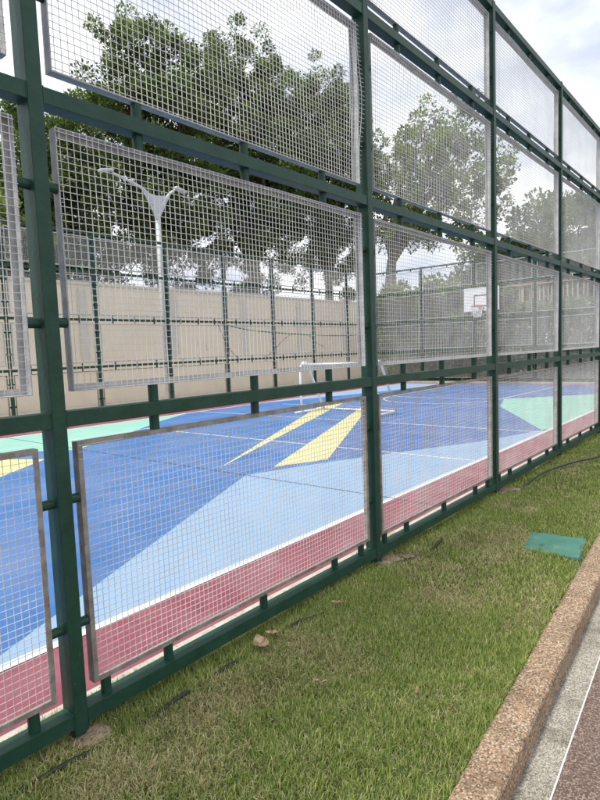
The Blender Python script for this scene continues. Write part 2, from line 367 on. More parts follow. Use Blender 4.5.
# ---------------------------------------------------------------- fences
SP = 2.43
ROWS = [0.12, 1.42, 2.72, 4.02, 5.07]     # tops of the five rails
PW, PD, RH = 0.062, 0.10, 0.065           # post width, depth, rail height
GL, GR, GB, GT = 0.052, 0.058, 0.080, 0.072
PITCH_W, WR = 0.0300, 0.00118

cache = {}
def frame_mesh(w, h, front):
    k = ('f', round(w, 3), round(h, 3), front)
    if k in cache: return cache[k]
    mb = MB(); d0, d1 = 0.022, 0.068; fl = 0.022 if front else 0.029; t = 0.004
    if front: y0, y1, s0, s1 = d0, d0+t, d0+t, d1
    else:     y0, y1, s0, s1 = d1-t, d1, d0, d1-t
    # flange ring
    mb.box((0, y0, 0), (fl, y1, h)); mb.box((w-fl, y0, 0), (w, y1, h))
    mb.box((fl, y0, 0), (w-fl, y1, fl)); mb.box((fl, y0, h-fl), (w-fl, y1, h))
    # web ring
    mb.box((0, s0, 0), (t, s1, h)); mb.box((w-t, s0, 0), (w, s1, h))
    mb.box((t, s0, 0), (w-t, s1, t)); mb.box((t, s0, h-t), (w-t, s1, h))
    cache[k] = mb.mesh('panel_frame', MT['frame'] if front else MT['frame2']); return cache[k]

def wire_mesh(w, h, front, wavy=0, bulge=0):
    k = ('w', round(w, 3), round(h, 3), front, wavy, bulge)
    if k in cache: return cache[k]
    rng = random.Random(int(w*1000)+wavy*7)
    yb = 0.030 if front else 0.019
    e = 0.004 if front else 0.0
    ns = 7 if wavy else 1
    if bulge: ns = 18
    ph = [rng.uniform(0, 6.28) for _ in range(6)]
    def off(x, z):
        d = 0
        if wavy: d += 0.0055*math.sin(x*2.9+ph[0])*math.sin(z*3.1+ph[1]) + 0.003*math.sin(x*7+ph[2]+z*4)
        if bulge:
            a = max(0, (x-(w-0.55))/0.55); d -= 0.045*a*a*math.exp(-((z-0.50*h)/(0.28*h))**2)
        return d
    V = []; F = []
    def wire(pts, r):
        n = len(V)
        for i, p in enumerate(pts):
            q = pts[min(i+1, len(pts)-1)]; o_ = pts[max(i-1, 0)]
            hor = abs(q[0]-o_[0]) > abs(q[2]-o_[2])
            for a, b in ((-r, -r), (r, -r), (r, r), (-r, r)):
                V.append((p[0], p[1]+a, p[2]+b) if hor else (p[0]+b, p[1]+a, p[2]))
        for i in range(len(pts)-1):
            for k2 in range(4):
                a = n+i*4+k2; b = n+i*4+(k2+1) % 4; F.append([a, b, b+4, a+4])
    nv = int((w-0.02)/PITCH_W); nh = int((h-0.02)/PITCH_W)
    m0 = (w-nv*PITCH_W)/2; h0 = (h-nh*PITCH_W)/2
    for i in range(nv+1):
        x = m0+i*PITCH_W + (rng.uniform(-1, 1)*0.0012 if wavy else 0)
        pts = []
        for j in range(ns+1):
            z = e+(h-2*e)*j/ns
            pts.append((x + (0.0012*math.sin(z*5+i) if wavy else 0), yb+WR*0.95+off(x, z), z))
        wire(pts, WR)
    for i in range(nh+1):
        z = h0+i*PITCH_W + (rng.uniform(-1, 1)*0.0012 if wavy else 0)
        n2 = ns*2 if wavy else 1
        ex = (0.010 if bulge else 0.0)
        pts = []
        for j in range(n2+1):
            x = e+(w+ex-2*e)*j/n2
            pts.append((x, yb-WR*0.95+off(min(x, w), z), z + (0.0014*math.sin(x*4+i*1.7) if wavy else 0)))
        wire(pts, WR)
    me = bpy.data.meshes.new('wire_mesh'); me.from_pydata(V, [], F); me.materials.append(MT['wire'])
    cache[k] = me; return me

def stub_mesh(l, r, axis):
    k = ('s', round(l, 3), r, axis)
    if k in cache: return cache[k]
    p1 = (0, 0, l) if axis == 'z' else (l, 0, 0)
    cache[k] = MB().tube([(0, 0, 0), p1], r, 12).mesh('stub', MT['green'], False)
    return cache[k]

def build_fence(root, posts, detail, flip_rows=(0,), footing=()):
    """posts: offsets along local x; detail: set of bay numbers built with single stubs and wavy mesh"""
    rng = random.Random(5)
    pm = MB().box((0, 0, -0.12), (PW, PD, ROWS[-1]+0.012)).mesh('post', MT['green']); bevel_mesh(pm, 0.005)
    for i, u in enumerate(posts):
        link('post', pm, root, (u, 0, 0))
    for i in range(len(posts)-1):
        u0 = posts[i]+PW; u1 = posts[i+1]; wl = u1-u0
        key = ('rail', round(wl, 3))
        if key not in cache:
            mb = MB().box((0, 0.004, -RH), (wl, 0.084, 0))
            for e0, e1 in ((0.0005, 0.0055), (wl-0.0055, wl-0.0005)): mb.box((e0, 0.0012, -RH-0.003), (e1, 0.087, 0.003))
            cache[key] = bevel_mesh(mb.mesh('rail', MT['green']), 0.0018 if i not in detail else 0.0022)
        for z in ROWS: link('rail', cache[key], root, (u0, 0, z))
        w = wl-GL-GR
        for r in range(4):
            zb = ROWS[r]+GB; h = ROWS[r+1]-RH-GT-zb
            front = r in flip_rows
            near = i in detail
            p = link('mesh_panel', frame_mesh(w, h, front), root, (u0+GL, 0, zb))
            if near:                    # hand-hung panels are never quite true
                p.rotation_euler = (rng.uniform(-.004, .004), rng.uniform(-.003, .003), rng.uniform(-.002, .002))
            wm = link('wire_mesh', wire_mesh(w, h, front, (1+(i+r) % 3) if near else 0, 1 if (near and r == 2 and i == 1) else 0), p)
            wm['kind'] = 'stuff'
            # short pipe stubs that hold the panel to rails and posts
            st = []
            ups = [0.53, 1.23, 1.95] if r else [0.18, 0.53, 1.23, 1.95, 2.28]
            for s in ups:
                if s < w+GL+GR: st.append(('z', s-GL-PW, -GB, GB))
            for s in (0.53, 1.23, 1.95): st.append(('z', s-GL-PW, h, GT))
            for s in (0.37-GB, 0.92-GB) if h > 0.95 else (0.25, 0.68):
                st.append(('x', -GL, s, GL)); st.append(('x', w, s, GR))
            if near:
                for ax, a, b, l in st:
                    sm = stub_mesh(l, 0.024 if ax == 'z' else 0.021, ax)
                    link('stub', sm, p, (a, 0.045, b))
            else:
                kk = ('stubs', round(w, 3), round(h, 3), r == 0)
                if kk not in cache:
                    mb = MB()
                    for ax, a, b, l in st:
                        q = (a, 0.045, b+l) if ax == 'z' else (a+l, 0.045, b)
                        mb.tube([(a, 0.045, b), q], 0.024, 8)
                    cache[kk] = mb.mesh('stub', MT['green'])
                link('stub', cache[kk], p)['kind'] = 'stuff'

near_posts = [1.132+SP*(k-1) for k in range(0, 10)] + [23.2]
fn = empty('sports_fence', (0, 0, 0), rad(90))
tag(fn, 'tall dark green steel fence with grey wire mesh panels beside the lawn', 'fence', 'fences round the sports court')
build_fence(fn, near_posts, {0, 1, 2, 3})
fe = empty('sports_fence', (0.0, 23.2, 0), rad(180))
tag(fe, 'green mesh fence closing the far end of the court behind the hoop', 'fence', 'fences round the sports court')
build_fence(fe, [0.02 + SP*k for k in range(0, 5)] + [12.15], set())
ff = empty('sports_fence', (-12.25, 23.2, 0), rad(-90))
tag(ff, 'green mesh fence on the opposite side of the court before the beige wall', 'fence', 'fences round the sports court')
build_fence(ff, [0.0] + [2.3 + SP*k for k in range(0, 11)], set())

# concrete footings at the near fence posts: broken lumps
from mathutils import noise as mnoise
def lump(seed, sx, sy, sz):
    bm = bmesh.new(); bmesh.ops.create_icosphere(bm, subdivisions=4, radius=1.0)
    off = Vector((seed*7.3, seed*3.1, seed*1.7))
    for v in bm.verts:
        c = v.co.copy()
        k = max(abs(c.x), abs(c.y), abs(c.z))**0.6
        d = 1 + .42*mnoise.noise(c*1.3+off) + .20*mnoise.noise(c*3.1+off) + .10*mnoise.noise(c*8+off)
        v.co = Vector((c.x*sx, c.y*sy, c.z*sz*(1+.5*mnoise.noise(c*5+off))))*d/k
    me = bpy.data.meshes.new('footing'); bm.to_mesh(me); bm.free(); me.materials.append(MT['footing']); return me
for i, u in enumerate(near_posts[:7]):
    link('footing', lump(i, 0.085 if i == 1 else .07, 0.06, 0.024), fn, (u+0.05+0.02*(i % 2), -0.005 - 0.015*(i % 3), -0.002))

# ---------------------------------------------------------------- beige boundary wall
wl_ = empty('boundary_wall', (-16.0, 0, 0))
tag(wl_, 'long beige rendered wall behind the far fence', 'wall')
ym, yM = -14, 37
link('wall_face', MB().box((-0.25, ym, -0.14), (0, yM, 4.14)).mesh('wall_face', MT['wall']), wl_)
link('plinth', MB().box((0.002, ym, -0.14), (0.03, yM, 1.35)).mesh('plinth', MT['wall']), wl_)
link('coping', bevel_mesh(MB().box((-0.30, ym-0.05, 4.142), (0.05, yM+0.05, 4.24)).mesh('coping', MT['wallgrey']), 0.01), wl_)
pm = MB().box((0.002, -0.17, 1.62), (0.045, 0.17, 3.98)).mesh('pilaster', MT['wallgrey'])
for k in range(-5, 7): link('pilaster', pm, wl_, (0, 10.5+3.87*k, 0))

# ---------------------------------------------------------------- floodlight pole behind the far fence
lp = empty('light_pole', (-13.0, 11.6, 0.03))
tag(lp, 'white forked floodlight pole in front of the beige wall', 'light pole')
link('pole', MB().tube([(0, 0, 0), (0, 0, 6.1)], [0.085, 0.065], 14).mesh('pole', MT['polegrey'], True), lp)
link('base_plate', MB().box((-.2, -.2, 0), (.2, .2, .025)).mesh('base_plate', MT['polegrey']), lp)
for sgn, ln, hz in ((-1, 1.55, 7.06), (1, 0.75, 7.0)):
    pts = bez([(0, 0, 5.9), (0, sgn*0.18, 6.38), (0, sgn*0.5, 6.80), (0, sgn*ln, hz)], 5)
    a = link('arm', MB().tube(pts, [0.065-0.03*k/(len(pts)-1) for k in range(len(pts))], 10).mesh('arm', MT['polegrey'], True), lp)
    h = MB().box((-.11, -.22, -.045), (.11, .22, .035)).mesh('lamp_head', MT['polegrey']); bevel_mesh(h, .03)
    ho = link('lamp_head', h, lp, (0, sgn*(ln+.22), hz+.04)); ho.rotation_euler = (rad(-12*sgn), 0, 0)
gus = MB(); gus.poly([(0.02, -.52, 6.74), (0.02, 0, 5.85), (0.02, .52, 6.76), (0.02, 0, 6.68)]); gus.poly([(-0.02, .52, 6.76), (-0.02, 0, 5.85), (-0.02, -.52, 6.74), (-0.02, 0, 6.68)])
link('gusset', gus.mesh('gusset', MT['polegrey']), lp)

# sagging green rope on the far fence
rp_ = link('sagging_rope', MB().tube(bez([(-12.1, 13.2, 2.65), (-12.08, 14.6, 2.42), (-12.1, 17.0, 2.28), (-12.06, 18.6, 2.22), (-12.1, 20.6, 2.20), (-12.1, 22.6, 2.3)], 6), 0.022, 6).mesh('sagging_rope', MT['rope'], True))
tag(rp_, 'green rope sagging along the far fence before the beige wall', 'rope')
for i, pts in enumerate([[(-12.1, 13.1, 2.68), (-12.08, 13.5, 1.9), (-12.1, 14.0, 1.42)], [(-12.07, 15.4, 1.4), (-12.07, 16.6, 2.15), (-12.07, 17.2, 2.3)], [(-12.07, 17.9, 2.26), (-12.07, 18.5, 1.9), (-12.07, 19.0, 1.72)]]):
    link('loose_strand', MB().tube(bez(pts, 5), 0.010, 5).mesh('loose_strand', MT['dark'], True), rp_)

# ---------------------------------------------------------------- small goal
g = empty('football_goal', (-6.0, 11.35, 0.012))
tag(g, 'small white tubular goal with rounded side frames on the blue court', 'goal')
gw, gd, gh, tr = 1.12, 0.95, 1.34, 0.030
for sx in (-1, 1):
    pts = [(sx*gw, 0, tr), (sx*gw, 0, .5), (sx*gw, 0.0, gh-.25)] + [(sx*gw, .17-.17*math.cos(a), gh-.25+.22*math.sin(a)) for a in (0.5, 1.0, 1.5, 2.0, 2.4)] + [(sx*gw, .50, gh-.45), (sx*gw, gd, tr)]
    link('side_frame', MB().tube(pts, tr, 10).mesh('side_frame', MT['white'], True), g)
    link('base_bar', MB().tube([(sx*gw, -0.25, tr), (sx*gw, gd, tr)], tr*.9, 10).mesh('base_bar', MT['white'], True), g)
link('crossbar', MB().tube([(-gw, 0.06, gh-.08), (gw, 0.06, gh-.08)], tr, 10).mesh('crossbar', MT['white'], True), g)
link('base_bar', MB().tube([(-gw, gd, tr), (gw, gd, tr)], tr*.9, 10).mesh('base_bar', MT['white'], True), g)

# ---------------------------------------------------------------- basketball hoop
hx, hy = -6.42, 21.6
h = empty('basketball_hoop', (hx, hy, 0.01))
tag(h, 'basketball hoop with white backboard and orange rim at the far end', 'basketball hoop')
link('pole', MB().tube([(0, 1.1, 0), (0, 1.1, 2.5), (0, 0.85, 3.05), (0, 0.06, 3.3)], [.09, .085, .07, .06], 12).mesh('pole', MT['dark'], True), h)
link('brace', MB().tube([(0, 1.1, 2.2), (0, 0.06, 3.0)], .035, 8).mesh('brace', MT['dark'], True), h)
bb = link('backboard', bevel_mesh(MB().box((-.69, 0, 2.89), (.69, .045, 3.77)).mesh('backboard', MT['white']), .01), h)
fr = MB()
for a, b in (((-.695, -.006, 2.885), (.695, -.003, 2.925)), ((-.695, -.006, 3.735), (.695, -.003, 3.775)), ((-.695, -.006, 2.927), (-.655, -.003, 3.733)), ((.655, -.006, 2.927), (.695, -.003, 3.733))): fr.box(a, b)
link('border', fr.mesh('border', MT['white']), bb)
tgt = MB()
for a, b in (((-.29, -.006, 3.05), (.29, -.003, 3.09)), ((-.29, -.006, 3.46), (.29, -.003, 3.50)), ((-.29, -.006, 3.092), (-.25, -.003, 3.458)), ((.25, -.006, 3.092), (.29, -.003, 3.458))): tgt.box(a, b)
link('target_square', tgt.mesh('target_square', MT['dark']), bb)
link('rim', MB().tube([(.23*math.cos(a), -.40+.23*math.sin(a), 3.05) for a in [k*2*math.pi/24 for k in range(25)]], .016, 8).mesh('rim', MT['orange'], True), h)
link('rim_bracket', MB().box((-.09, -.18, 3.01), (.09, -.001, 3.04)).box((-.11, -.012, 2.95), (.11, -.0035, 3.009)).mesh('rim_bracket', MT['orange']), h)
nb = MB()
for k in range(12):
    for dd in (1, -1):
        a0, a1, a2 = (k*math.pi/6, (k+.5*dd)*math.pi/6, (k+dd)*math.pi/6)
        nb.tube([(.225*math.cos(a0), -.40+.225*math.sin(a0), 3.04), (.165*math.cos(a1), -.40+.165*math.sin(a1), 2.85), (.13*math.cos(a2), -.40+.13*math.sin(a2), 2.62)], .007, 4)
link('net', nb.mesh('net', MT['net']), h)

# ---------------------------------------------------------------- valve box lid, hose, stones, leaves on the lawn
vb = empty('valve_box', (0.95, 4.69, 0.0), rad(7))
tag(vb, 'square green plastic valve box lid sunk in the grass by the kerb', 'valve box')
link('rim', bevel_mesh(MB().box((-.218, -.255, -.10), (.218, .255, .012)).mesh('rim', MT['lidedge']), .01), vb)
lid = MB(); nn = 14
for j in range(nn+1):
    for i in range(nn+1):
        u, v = i/nn*2-1, j/nn*2-1
        z = 0.026+0.010*math.sin(u*2.3+v*1.7)*(1-u*u)*(1-v*v)*1.5+0.004*math.sin(u*5-v*3)
        if max(abs(u), abs(v)) > .99: z = 0.0145
        lid.v.append((u*.207, v*.244, z))
for j in range(nn):
    for i in range(nn):
        a = j*(nn+1)+i; lid.f.append([a, a+1, a+nn+2, a+nn+1])
link('lid', lid.mesh('lid', MT['lid'], True), vb)

hose = link('hose', MB().tube(bez([(0.10, -1.5, -.02), (.09, .2, -.015), (.10, .97, .012), (.115, 1.3, -.022), (.12, 1.6, .014), (.11, 1.72, -.02), (.11, 1.9, .012), (.10, 2.2, -.02), (.10, 2.45, .012), (.15, 2.74, -.004), (.12, 3.05, -.02), (.11, 3.4, .008), (.13, 3.62, -.012), (.14, 3.8, .004), (.18, 4.0, -.01), (.17, 4.25, .012), (.12, 4.5, -.015), (.13, 4.8, -.02), (.10, 5.6, .0), (.12, 6.5, .006), (.16, 7.1, .05), (.29, 7.75, .06), (.50, 8.4, .06), (.62, 9.5, .03), (.5, 11, .0), (.4, 13, 0), (.3, 16, 0)], 6), 0.011, 8).mesh('hose', MT['rubber'], True))
tag(hose, 'black hose half buried in the grass along the fence', 'hose')

stones = [((0.045, 3.70, .012), .075, .05, .022, 'broken grey concrete chunk beside the second fence post', 11),
          ((0.115, 3.80, .010), .05, .035, .018, 'small buff stone in the grass just beyond the second fence post', 12),
          ((0.05, 6.22, .012), .13, .07, .018, 'flat pale concrete slab piece at the foot of the third fence post', 13)]
for loc, a, b, c3, lab, sd in stones:
    me = lump(sd, a, b, c3); me.name = 'stone'
    tag(link('stone', me, None, loc, 0.6), lab, 'stone', 'loose stones by the fence')

def leaf_curl(seed, l, w):
    rng = random.Random(seed); mb = MB(); n = 8
    cu, tw = rng.uniform(.6, 1.4), rng.uniform(-.5, .5)
    for j in range(n+1):
        t = j/n; ww = w*math.sin(math.pi*min(1, t*0.93+.06))**.8
        for k in (-1, -.5, 0, .5, 1):
            mb.v.append((k*ww + tw*l*.2*t*t, (t-.5)*l, .006+ .25*ww*abs(k)*cu + .5*l*cu*(t-.45)**2 + .004*math.sin(j*2.1+k*3)))
    for j in range(n):
        for k in range(4):
            a = j*5+k; mb.f.append([a, a+1, a+6, a+5])
    return mb.mesh('fallen_leaf', MT['dryleaf'], True)
for i, (x, y, rz, l, w, lab) in enumerate([
    (0.135, 2.14, 1.2, .13, .042, 'large curled brown leaf lying against the fence bottom rail'),
    (0.10, 2.27, 2.3, .08, .02, 'narrow dry leaf just beyond the large curled leaf'),
    (0.62, 2.05, 2.2, .09, .008, 'thin pale dry leaf in the middle of the lawn'),
    (1.02, 2.26, .4, .055, .007, 'small pale folded leaf on the green grass near the kerb'),
    (0.17, 2.80, 2.0, .07, .016, 'small buff leaf by the black hose'),
    (0.42, 1.22, .5, .09, .006, 'thin straw coloured leaf low in the foreground grass')]):
    tag(link('fallen_leaf', leaf_curl(i, l, w), None, (x, y, .035), rz), lab, 'leaf', 'dry leaves on the lawn')

# ---------------------------------------------------------------- grass
def vnoise(x, y, sc, seed):
    rng = np.random.default_rng(seed); T = rng.random((64, 64))
    x = x*sc; y = y*sc; xi = np.floor(x).astype(int); yi = np.floor(y).astype(int); fx = x-xi; fy = y-yi
    fx = fx*fx*(3-2*fx); fy = fy*fy*(3-2*fy)
    g = lambda a, b: T[a % 64, b % 64]
    return (g(xi, yi)*(1-fx)+g(xi+1, yi)*fx)*(1-fy) + (g(xi, yi+1)*(1-fx)+g(xi+1, yi+1)*fx)*fy

def grass():
    rng = np.random.default_rng(11); Ps = []; Wd = []
    for y0, y1, dens, wm in ((-2.0, 0.6, 3500, 1.8), (0.6, 3.4, 36000, 1.0), (3.4, 6.5, 17000, 1.35), (6.5, 12, 6500, 2.0), (12, 30, 1500, 3.2)):
        n = int((1.75)*(y1-y0)*dens)
        x = rng.uniform(-0.235, 1.5, n); y = rng.uniform(y0, y1, n)
        xe = 1.40 - 0.066*(np.minimum(y, 15)-1.76)
        k = x < xe+0.004
        # bare round the lid and thin under the hose
        ca, sa = math.cos(rad(7)), math.sin(rad(7)); rx = (x-0.95)*ca+(y-4.69)*sa; ry = -(x-0.95)*sa+(y-4.69)*ca
        k &= ~((np.abs(rx) < .195) & (ry > -.215+0.025*np.sin(rx*60)) & (ry < .245))
        for u in near_posts[1:4]:
            k &= ~(((x-0.03)/.075)**2 + ((y-u-.05)/.13)**2 < rng.uniform(.15, .9, n))
        x = x[k]; y = y[k]; Ps.append(np.stack([x, y], 1)); Wd.append(np.full(len(x), wm))
    P = np.concatenate(Ps); wm = np.concatenate(Wd); n = len(P); x, y = P[:, 0], P[:, 1]
    xe = 1.40 - 0.066*(np.minimum(y, 15)-1.76)
    pat = 0.5*vnoise(x+7, y+3, 2.2, 1) + .3*vnoise(x+2, y+9, 6, 2) + .2*vnoise(x, y, 16, 3)
    lush = np.clip((x/xe-0.45)*1.6, 0, 1)*0.30 + np.clip(1-np.abs(x-.02)/.18, 0, 1)*0.22    # greener by kerb and fence
    dryp = np.clip(1.27-1.75*pat-lush*1.2, 0.09, .72)
    # centre of the lawn beyond the lid is dry
    dry = rng.random(n) < dryp
    flat = dry & (rng.random(n) < .65)
    hgt = np.where(dry, rng.uniform(.018, .042, n), rng.uniform(.018, .053, n)*(0.8+.55*lush*2)) * (0.75+.5*vnoise(x+5, y+5, 9, 6))
    lean = np.where(flat, rng.uniform(.9, 1.45, n), rng.uniform(.15, .95, n))
    az = rng.uniform(0, 2*np.pi, n) + 0.0
    wid = rng.uniform(.0009, .0021, n)*wm*np.where(flat, 1.1, 1)
    hgt = hgt*np.where(wm > 1.5, 1.0, 1.0)*np.where(flat, 1.35, 1)
    near_edge = np.clip((xe-x)/0.03, 0, 1)
    d = np.stack([np.cos(az), np.sin(az)], 1)
    # blades at the kerb lean back over the lawn or slightly across the edge
    q = np.stack([-d[:, 1], d[:, 0]], 1)
    z0 = 0.008*np.sin(x*5.1+y*2.3) + 0.006*np.sin(y*4.7-x*7.9) - .006
    z0 = z0 - 0.0
    V = np.zeros((n, 5, 3), np.float32)
    l1 = hgt*.55; l2 = hgt*.5
    a1 = lean*.65; a2 = lean*1.35
    mx_ = P + d*(l1*np.sin(a1))[:, None]; mz = z0+l1*np.cos(a1)+.002
    tx = mx_ + d*(l2*np.sin(np.minimum(a2, 1.7)))[:, None]; tz = mz+l2*np.cos(np.minimum(a2, 1.7))
    V[:, 0, :2] = P-q*wid[:, None]; V[:, 1, :2] = P+q*wid[:, None]; V[:, 0, 2] = V[:, 1, 2] = z0
    V[:, 2, :2] = mx_-q*wid[:, None]*.85; V[:, 3, :2] = mx_+q*wid[:, None]*.85; V[:, 2, 2] = V[:, 3, 2] = mz
    V[:, 4, :2] = tx; V[:, 4, 2] = np.maximum(tz, z0+.004)
    V[:, 4, 0] = np.minimum(V[:, 4, 0], xe+.03)
    g1 = np.array([.115, .190, .040]); g2 = np.array([.325, .410, .105]); g3 = np.array([.47, .47, .19])
    t = rng.random(n)[:, None]; u = rng.random(n)[:, None]
    colg = g1*(1-t)+g2*t; colg = np.where(u > .74, g3*(.8+.4*t), colg)
    s1 = np.array([.46, .40, .21]); s2 = np.array([.64, .58, .36]); s3 = np.array([.26, .20, .11])
    cold = s1*(1-t)+s2*t; cold = np.where(u > .65, s3*(.7+.6*t), cold)
    col = np.where(dry[:, None], cold, colg)
    C = np.repeat(col[:, None, :], 5, 1)
    base = (np.arange(n)*5)[:, None]
    loops = (base+np.array([[0, 1, 3, 2, 2, 3, 4]])).ravel()
    starts = (np.arange(n)*7)[:, None]+np.array([[0, 4]]); totals = np.tile([4, 3], n)
    me = np_mesh('grass', V.reshape(-1, 3), loops, starts.ravel(), totals, MT['grass'], C.reshape(-1, 3))
    return tag(link('grass', me), 'short patchy lawn grass with dry straw between fence and kerb', 'grass', kind='stuff')
grass()

# ---------------------------------------------------------------- trees
def leaves_mesh(name, centers, crad, per, size, cols, seed, squash=.8, droop=.0):
    rng = np.random.default_rng(seed); n = len(centers)*per
    c = np.repeat(np.asarray(centers), per, 0); r = np.repeat(np.asarray(crad), per)
    d = rng.normal(size=(n, 3)); d /= np.linalg.norm(d, axis=1)[:, None]
    rr = r*rng.random(n)**.45
    P = c + d*rr[:, None]*np.array([1, 1, squash])
    # leaf axis points outward/up, blade roughly facing the sky
    ax = d*.9 + rng.normal(size=(n, 3))*.55 + np.array([0, 0, .15-droop]); ax /= np.linalg.norm(ax, axis=1)[:, None]
    upv = np.array([0, 0, 1.0]) + rng.normal(size=(n, 3))*.55
    sd = np.cross(ax, upv); sd /= np.linalg.norm(sd, axis=1)[:, None]+1e-9
    nr = np.cross(sd, ax)
    L_ = size*rng.uniform(.5, 1.5, n); w = L_*rng.uniform(.24, .36, n)
    V = np.zeros((n, 4, 3), np.float32)
    V[:, 0] = P; V[:, 2] = P + ax*L_[:, None] - nr*(L_*.12)[:, None]
    mid = P+ax*(L_*.5)[:, None] + nr*(L_*.06)[:, None]
    V[:, 1] = mid-sd*w[:, None]; V[:, 3] = mid+sd*w[:, None]
    ct = np.repeat(rng.random(len(centers)), per); t = np.clip(ct*.6+rng.random(n)*.4, 0, 1)[:, None]
    col = cols[0]*(1-t)+cols[1]*t
    u = rng.random(n)[:, None]; col = np.where(u > .93, cols[2], col)
    C = np.repeat(col[:, None, :], 4, 1)
    base = (np.arange(n)*4)[:, None]
    loops = (base+np.array([[0, 1, 2, 3]])).ravel()
    return np_mesh(name, V.reshape(-1, 3), loops, np.arange(n)*4, np.full(n, 4), MT['leaf'], C.reshape(-1, 3))

A = np.array
DARK = (A([.042, .076, .023]), A([.155, .212, .060]), A([.30, .33, .12]))
MID = (A([.10, .150, .048]), A([.24, .295, .10]), A([.34, .34, .15]))
PALE = (A([.11, .155, .07]), A([.21, .26, .125]), A([.27, .27, .16]))

def tree(label, loc, ht, crown_c, crown_r, ncl, per, size, cols, seed, bark='bark', trunk_r=.3, fork=.35, cl_r=(.45, .95), gap=.25, nlimb=9, lean=(0, 0), thin=0.0, group='trees beyond the fences', name='broadleaf_tree', cl_low=None, squash=.8):
    """crown_c offset of crown centre from base; crown_r its half sizes; clusters fill its outer shell"""
    rng = random.Random(seed); t = empty(name, loc)
    tag(t, label, 'tree', group)
    cc = Vector(crown_c); cr = Vector(crown_r)
    fz = ht*fork
    mb = MB()
    base_pts = [Vector((0, 0, -.3)), Vector((lean[0]*.2, lean[1]*.2, fz*.5)), Vector((lean[0], lean[1], fz))]
    mb.tube(bez(base_pts, 5), [trunk_r*(1.25-.5*k/10) for k in range(11)], 12)
    top = base_pts[-1]
    nodes = []
    for i in range(nlimb):
        a = 2*math.pi*(i+rng.uniform(-.3, .3))/nlimb; el = rng.uniform(-.15, .95)
        tgt = cc + Vector((math.cos(a)*cr.x*.62*math.cos(el), math.sin(a)*cr.y*.62*math.cos(el), cr.z*.7*math.sin(el)))
        if i == 0: tgt = cc+Vector((0, 0, cr.z*.6))
        m1 = top.lerp(tgt, .35)+Vector((rng.uniform(-.6, .6), rng.uniform(-.6, .6), rng.uniform(-.2, .7)))
        m2 = top.lerp(tgt, .7)+Vector((rng.uniform(-.7, .7), rng.uniform(-.7, .7), rng.uniform(-.1, .7)))
        pts = bez([top-Vector((0, 0, .25)), m1, m2, tgt], 5)
        r0 = trunk_r*rng.uniform(.38, .55)
        mb.tube(pts, [r0*(1-.82*k/(len(pts)-1)) for k in range(len(pts))], 8, False)
        nodes += [(p, r0*(1-.82*k/(len(pts)-1))) for k, p in enumerate(pts) if k > 4]
    cs, rs = [], []; tries = 0
    ph = [rng.uniform(0, 6.28) for _ in range(6)]
    while len(cs) < ncl and tries < ncl*12:
        tries += 1
        d = Vector((rng.gauss(0, 1), rng.gauss(0, 1), rng.gauss(0, 1))).normalized()
        k = rng.random()**.40
        bump = 1 + .09*math.sin(d.x*4+ph[0])*math.sin(d.y*5+ph[1]) + .10*math.sin(d.y*13+ph[2]+d.x*11)*math.sin(d.z*9+ph[3])
        p = cc + Vector((d.x*cr.x, d.y*cr.y, d.z*cr.z))*k*bump
        if cl_low is not None and p.z < cl_low + rng.uniform(-.6, .6): continue
        if rng.random() < thin*(1-(p.z-cc.z+cr.z)/(2*cr.z)): continue
        # lumpy voids so that the sky shows through
        v = math.sin(p.x*2.1+ph[3])+math.sin(p.y*2.4+ph[4]+.7*math.sin(p.z))+math.sin(p.z*2.6+ph[5]+.8*math.sin(p.y*1.3))
        if v > 1.5-gap*3 + rng.uniform(-.3, .3): continue
        cs.append(tuple(p)); rs.append(rng.uniform(*cl_r))
        q, qr = min(nodes, key=lambda nn: (nn[0]-p).length_squared + (4 if nn[0].z > p.z+.5 else 0))
        mid = q.lerp(p, .55)+Vector((rng.uniform(-.25, .25), rng.uniform(-.25, .25), rng.uniform(-.1, .3)))
        r1 = min(qr*.6, .05)
        mb.tube([q, mid, p], [r1, r1*.6, .012], 5, False)
        if len(cs) % 3 == 0: nodes.append((mid, r1*.8))
    link('trunk', mb.mesh('trunk', MT[bark], True), t)
    link('crown', leaves_mesh('crown', cs, rs, per, size, cols, seed, squash), t)
    return t

tree('dark dense tree behind the wall above the white light pole', (-22.5, 18.9, -.1), 18, (0, 0, 11.4), (3.4, 4.5, 7.4), 540, 150, .17, DARK, 1, trunk_r=.36, fork=.33, gap=.43, thin=.60, cl_r=(.28, .66), nlimb=14)
tree('tallest dark tree behind the beige wall, middle of the row', (-23.0, 26.4, -.1), 21, (0, 0, 12.9), (3.6, 5.1, 8.4), 650, 150, .17, DARK, 2, trunk_r=.40, fork=.33, gap=.43, thin=.60, cl_r=(.28, .66), nlimb=15)
tree('dark tree behind the wall near its far end, right of the tallest', (-22.5, 33.6, -.1), 21, (0, 0, 13.2), (3.4, 4.4, 8.5), 580, 150, .17, DARK, 3, trunk_r=.36, fork=.33, gap=.43, thin=.60, cl_r=(.28, .66), nlimb=14)
tree('shorter tree between the low left tree and the dark dense one', (-22.0, 13.0, -.1), 12, (0, 0, 8.2), (3.0, 3.0, 4.6), 260, 140, .17, DARK, 14, trunk_r=.25, fork=.35, gap=.33, cl_r=(.28, .62))
tree('low green tree behind the wall at the left edge of the picture', (-22.5, 8.6, -.1), 9.5, (0, 0, 6.4), (4.2, 4.2, 3.6), 190, 120, .24, MID, 4, trunk_r=.25, fork=.3, gap=.14)
tree('open pale limbed tree spreading beyond the far end fence', (-19.1, 36.0, -.1), 18, (3.7, 0.4, 12.4), (5.6, 4.2, 5.2), 300, 75, .22, MID, 5, bark='barkpale', trunk_r=.46, fork=.44, gap=.44, nlimb=16, cl_low=8.6, cl_r=(.30, .72), lean=(.3, .2))
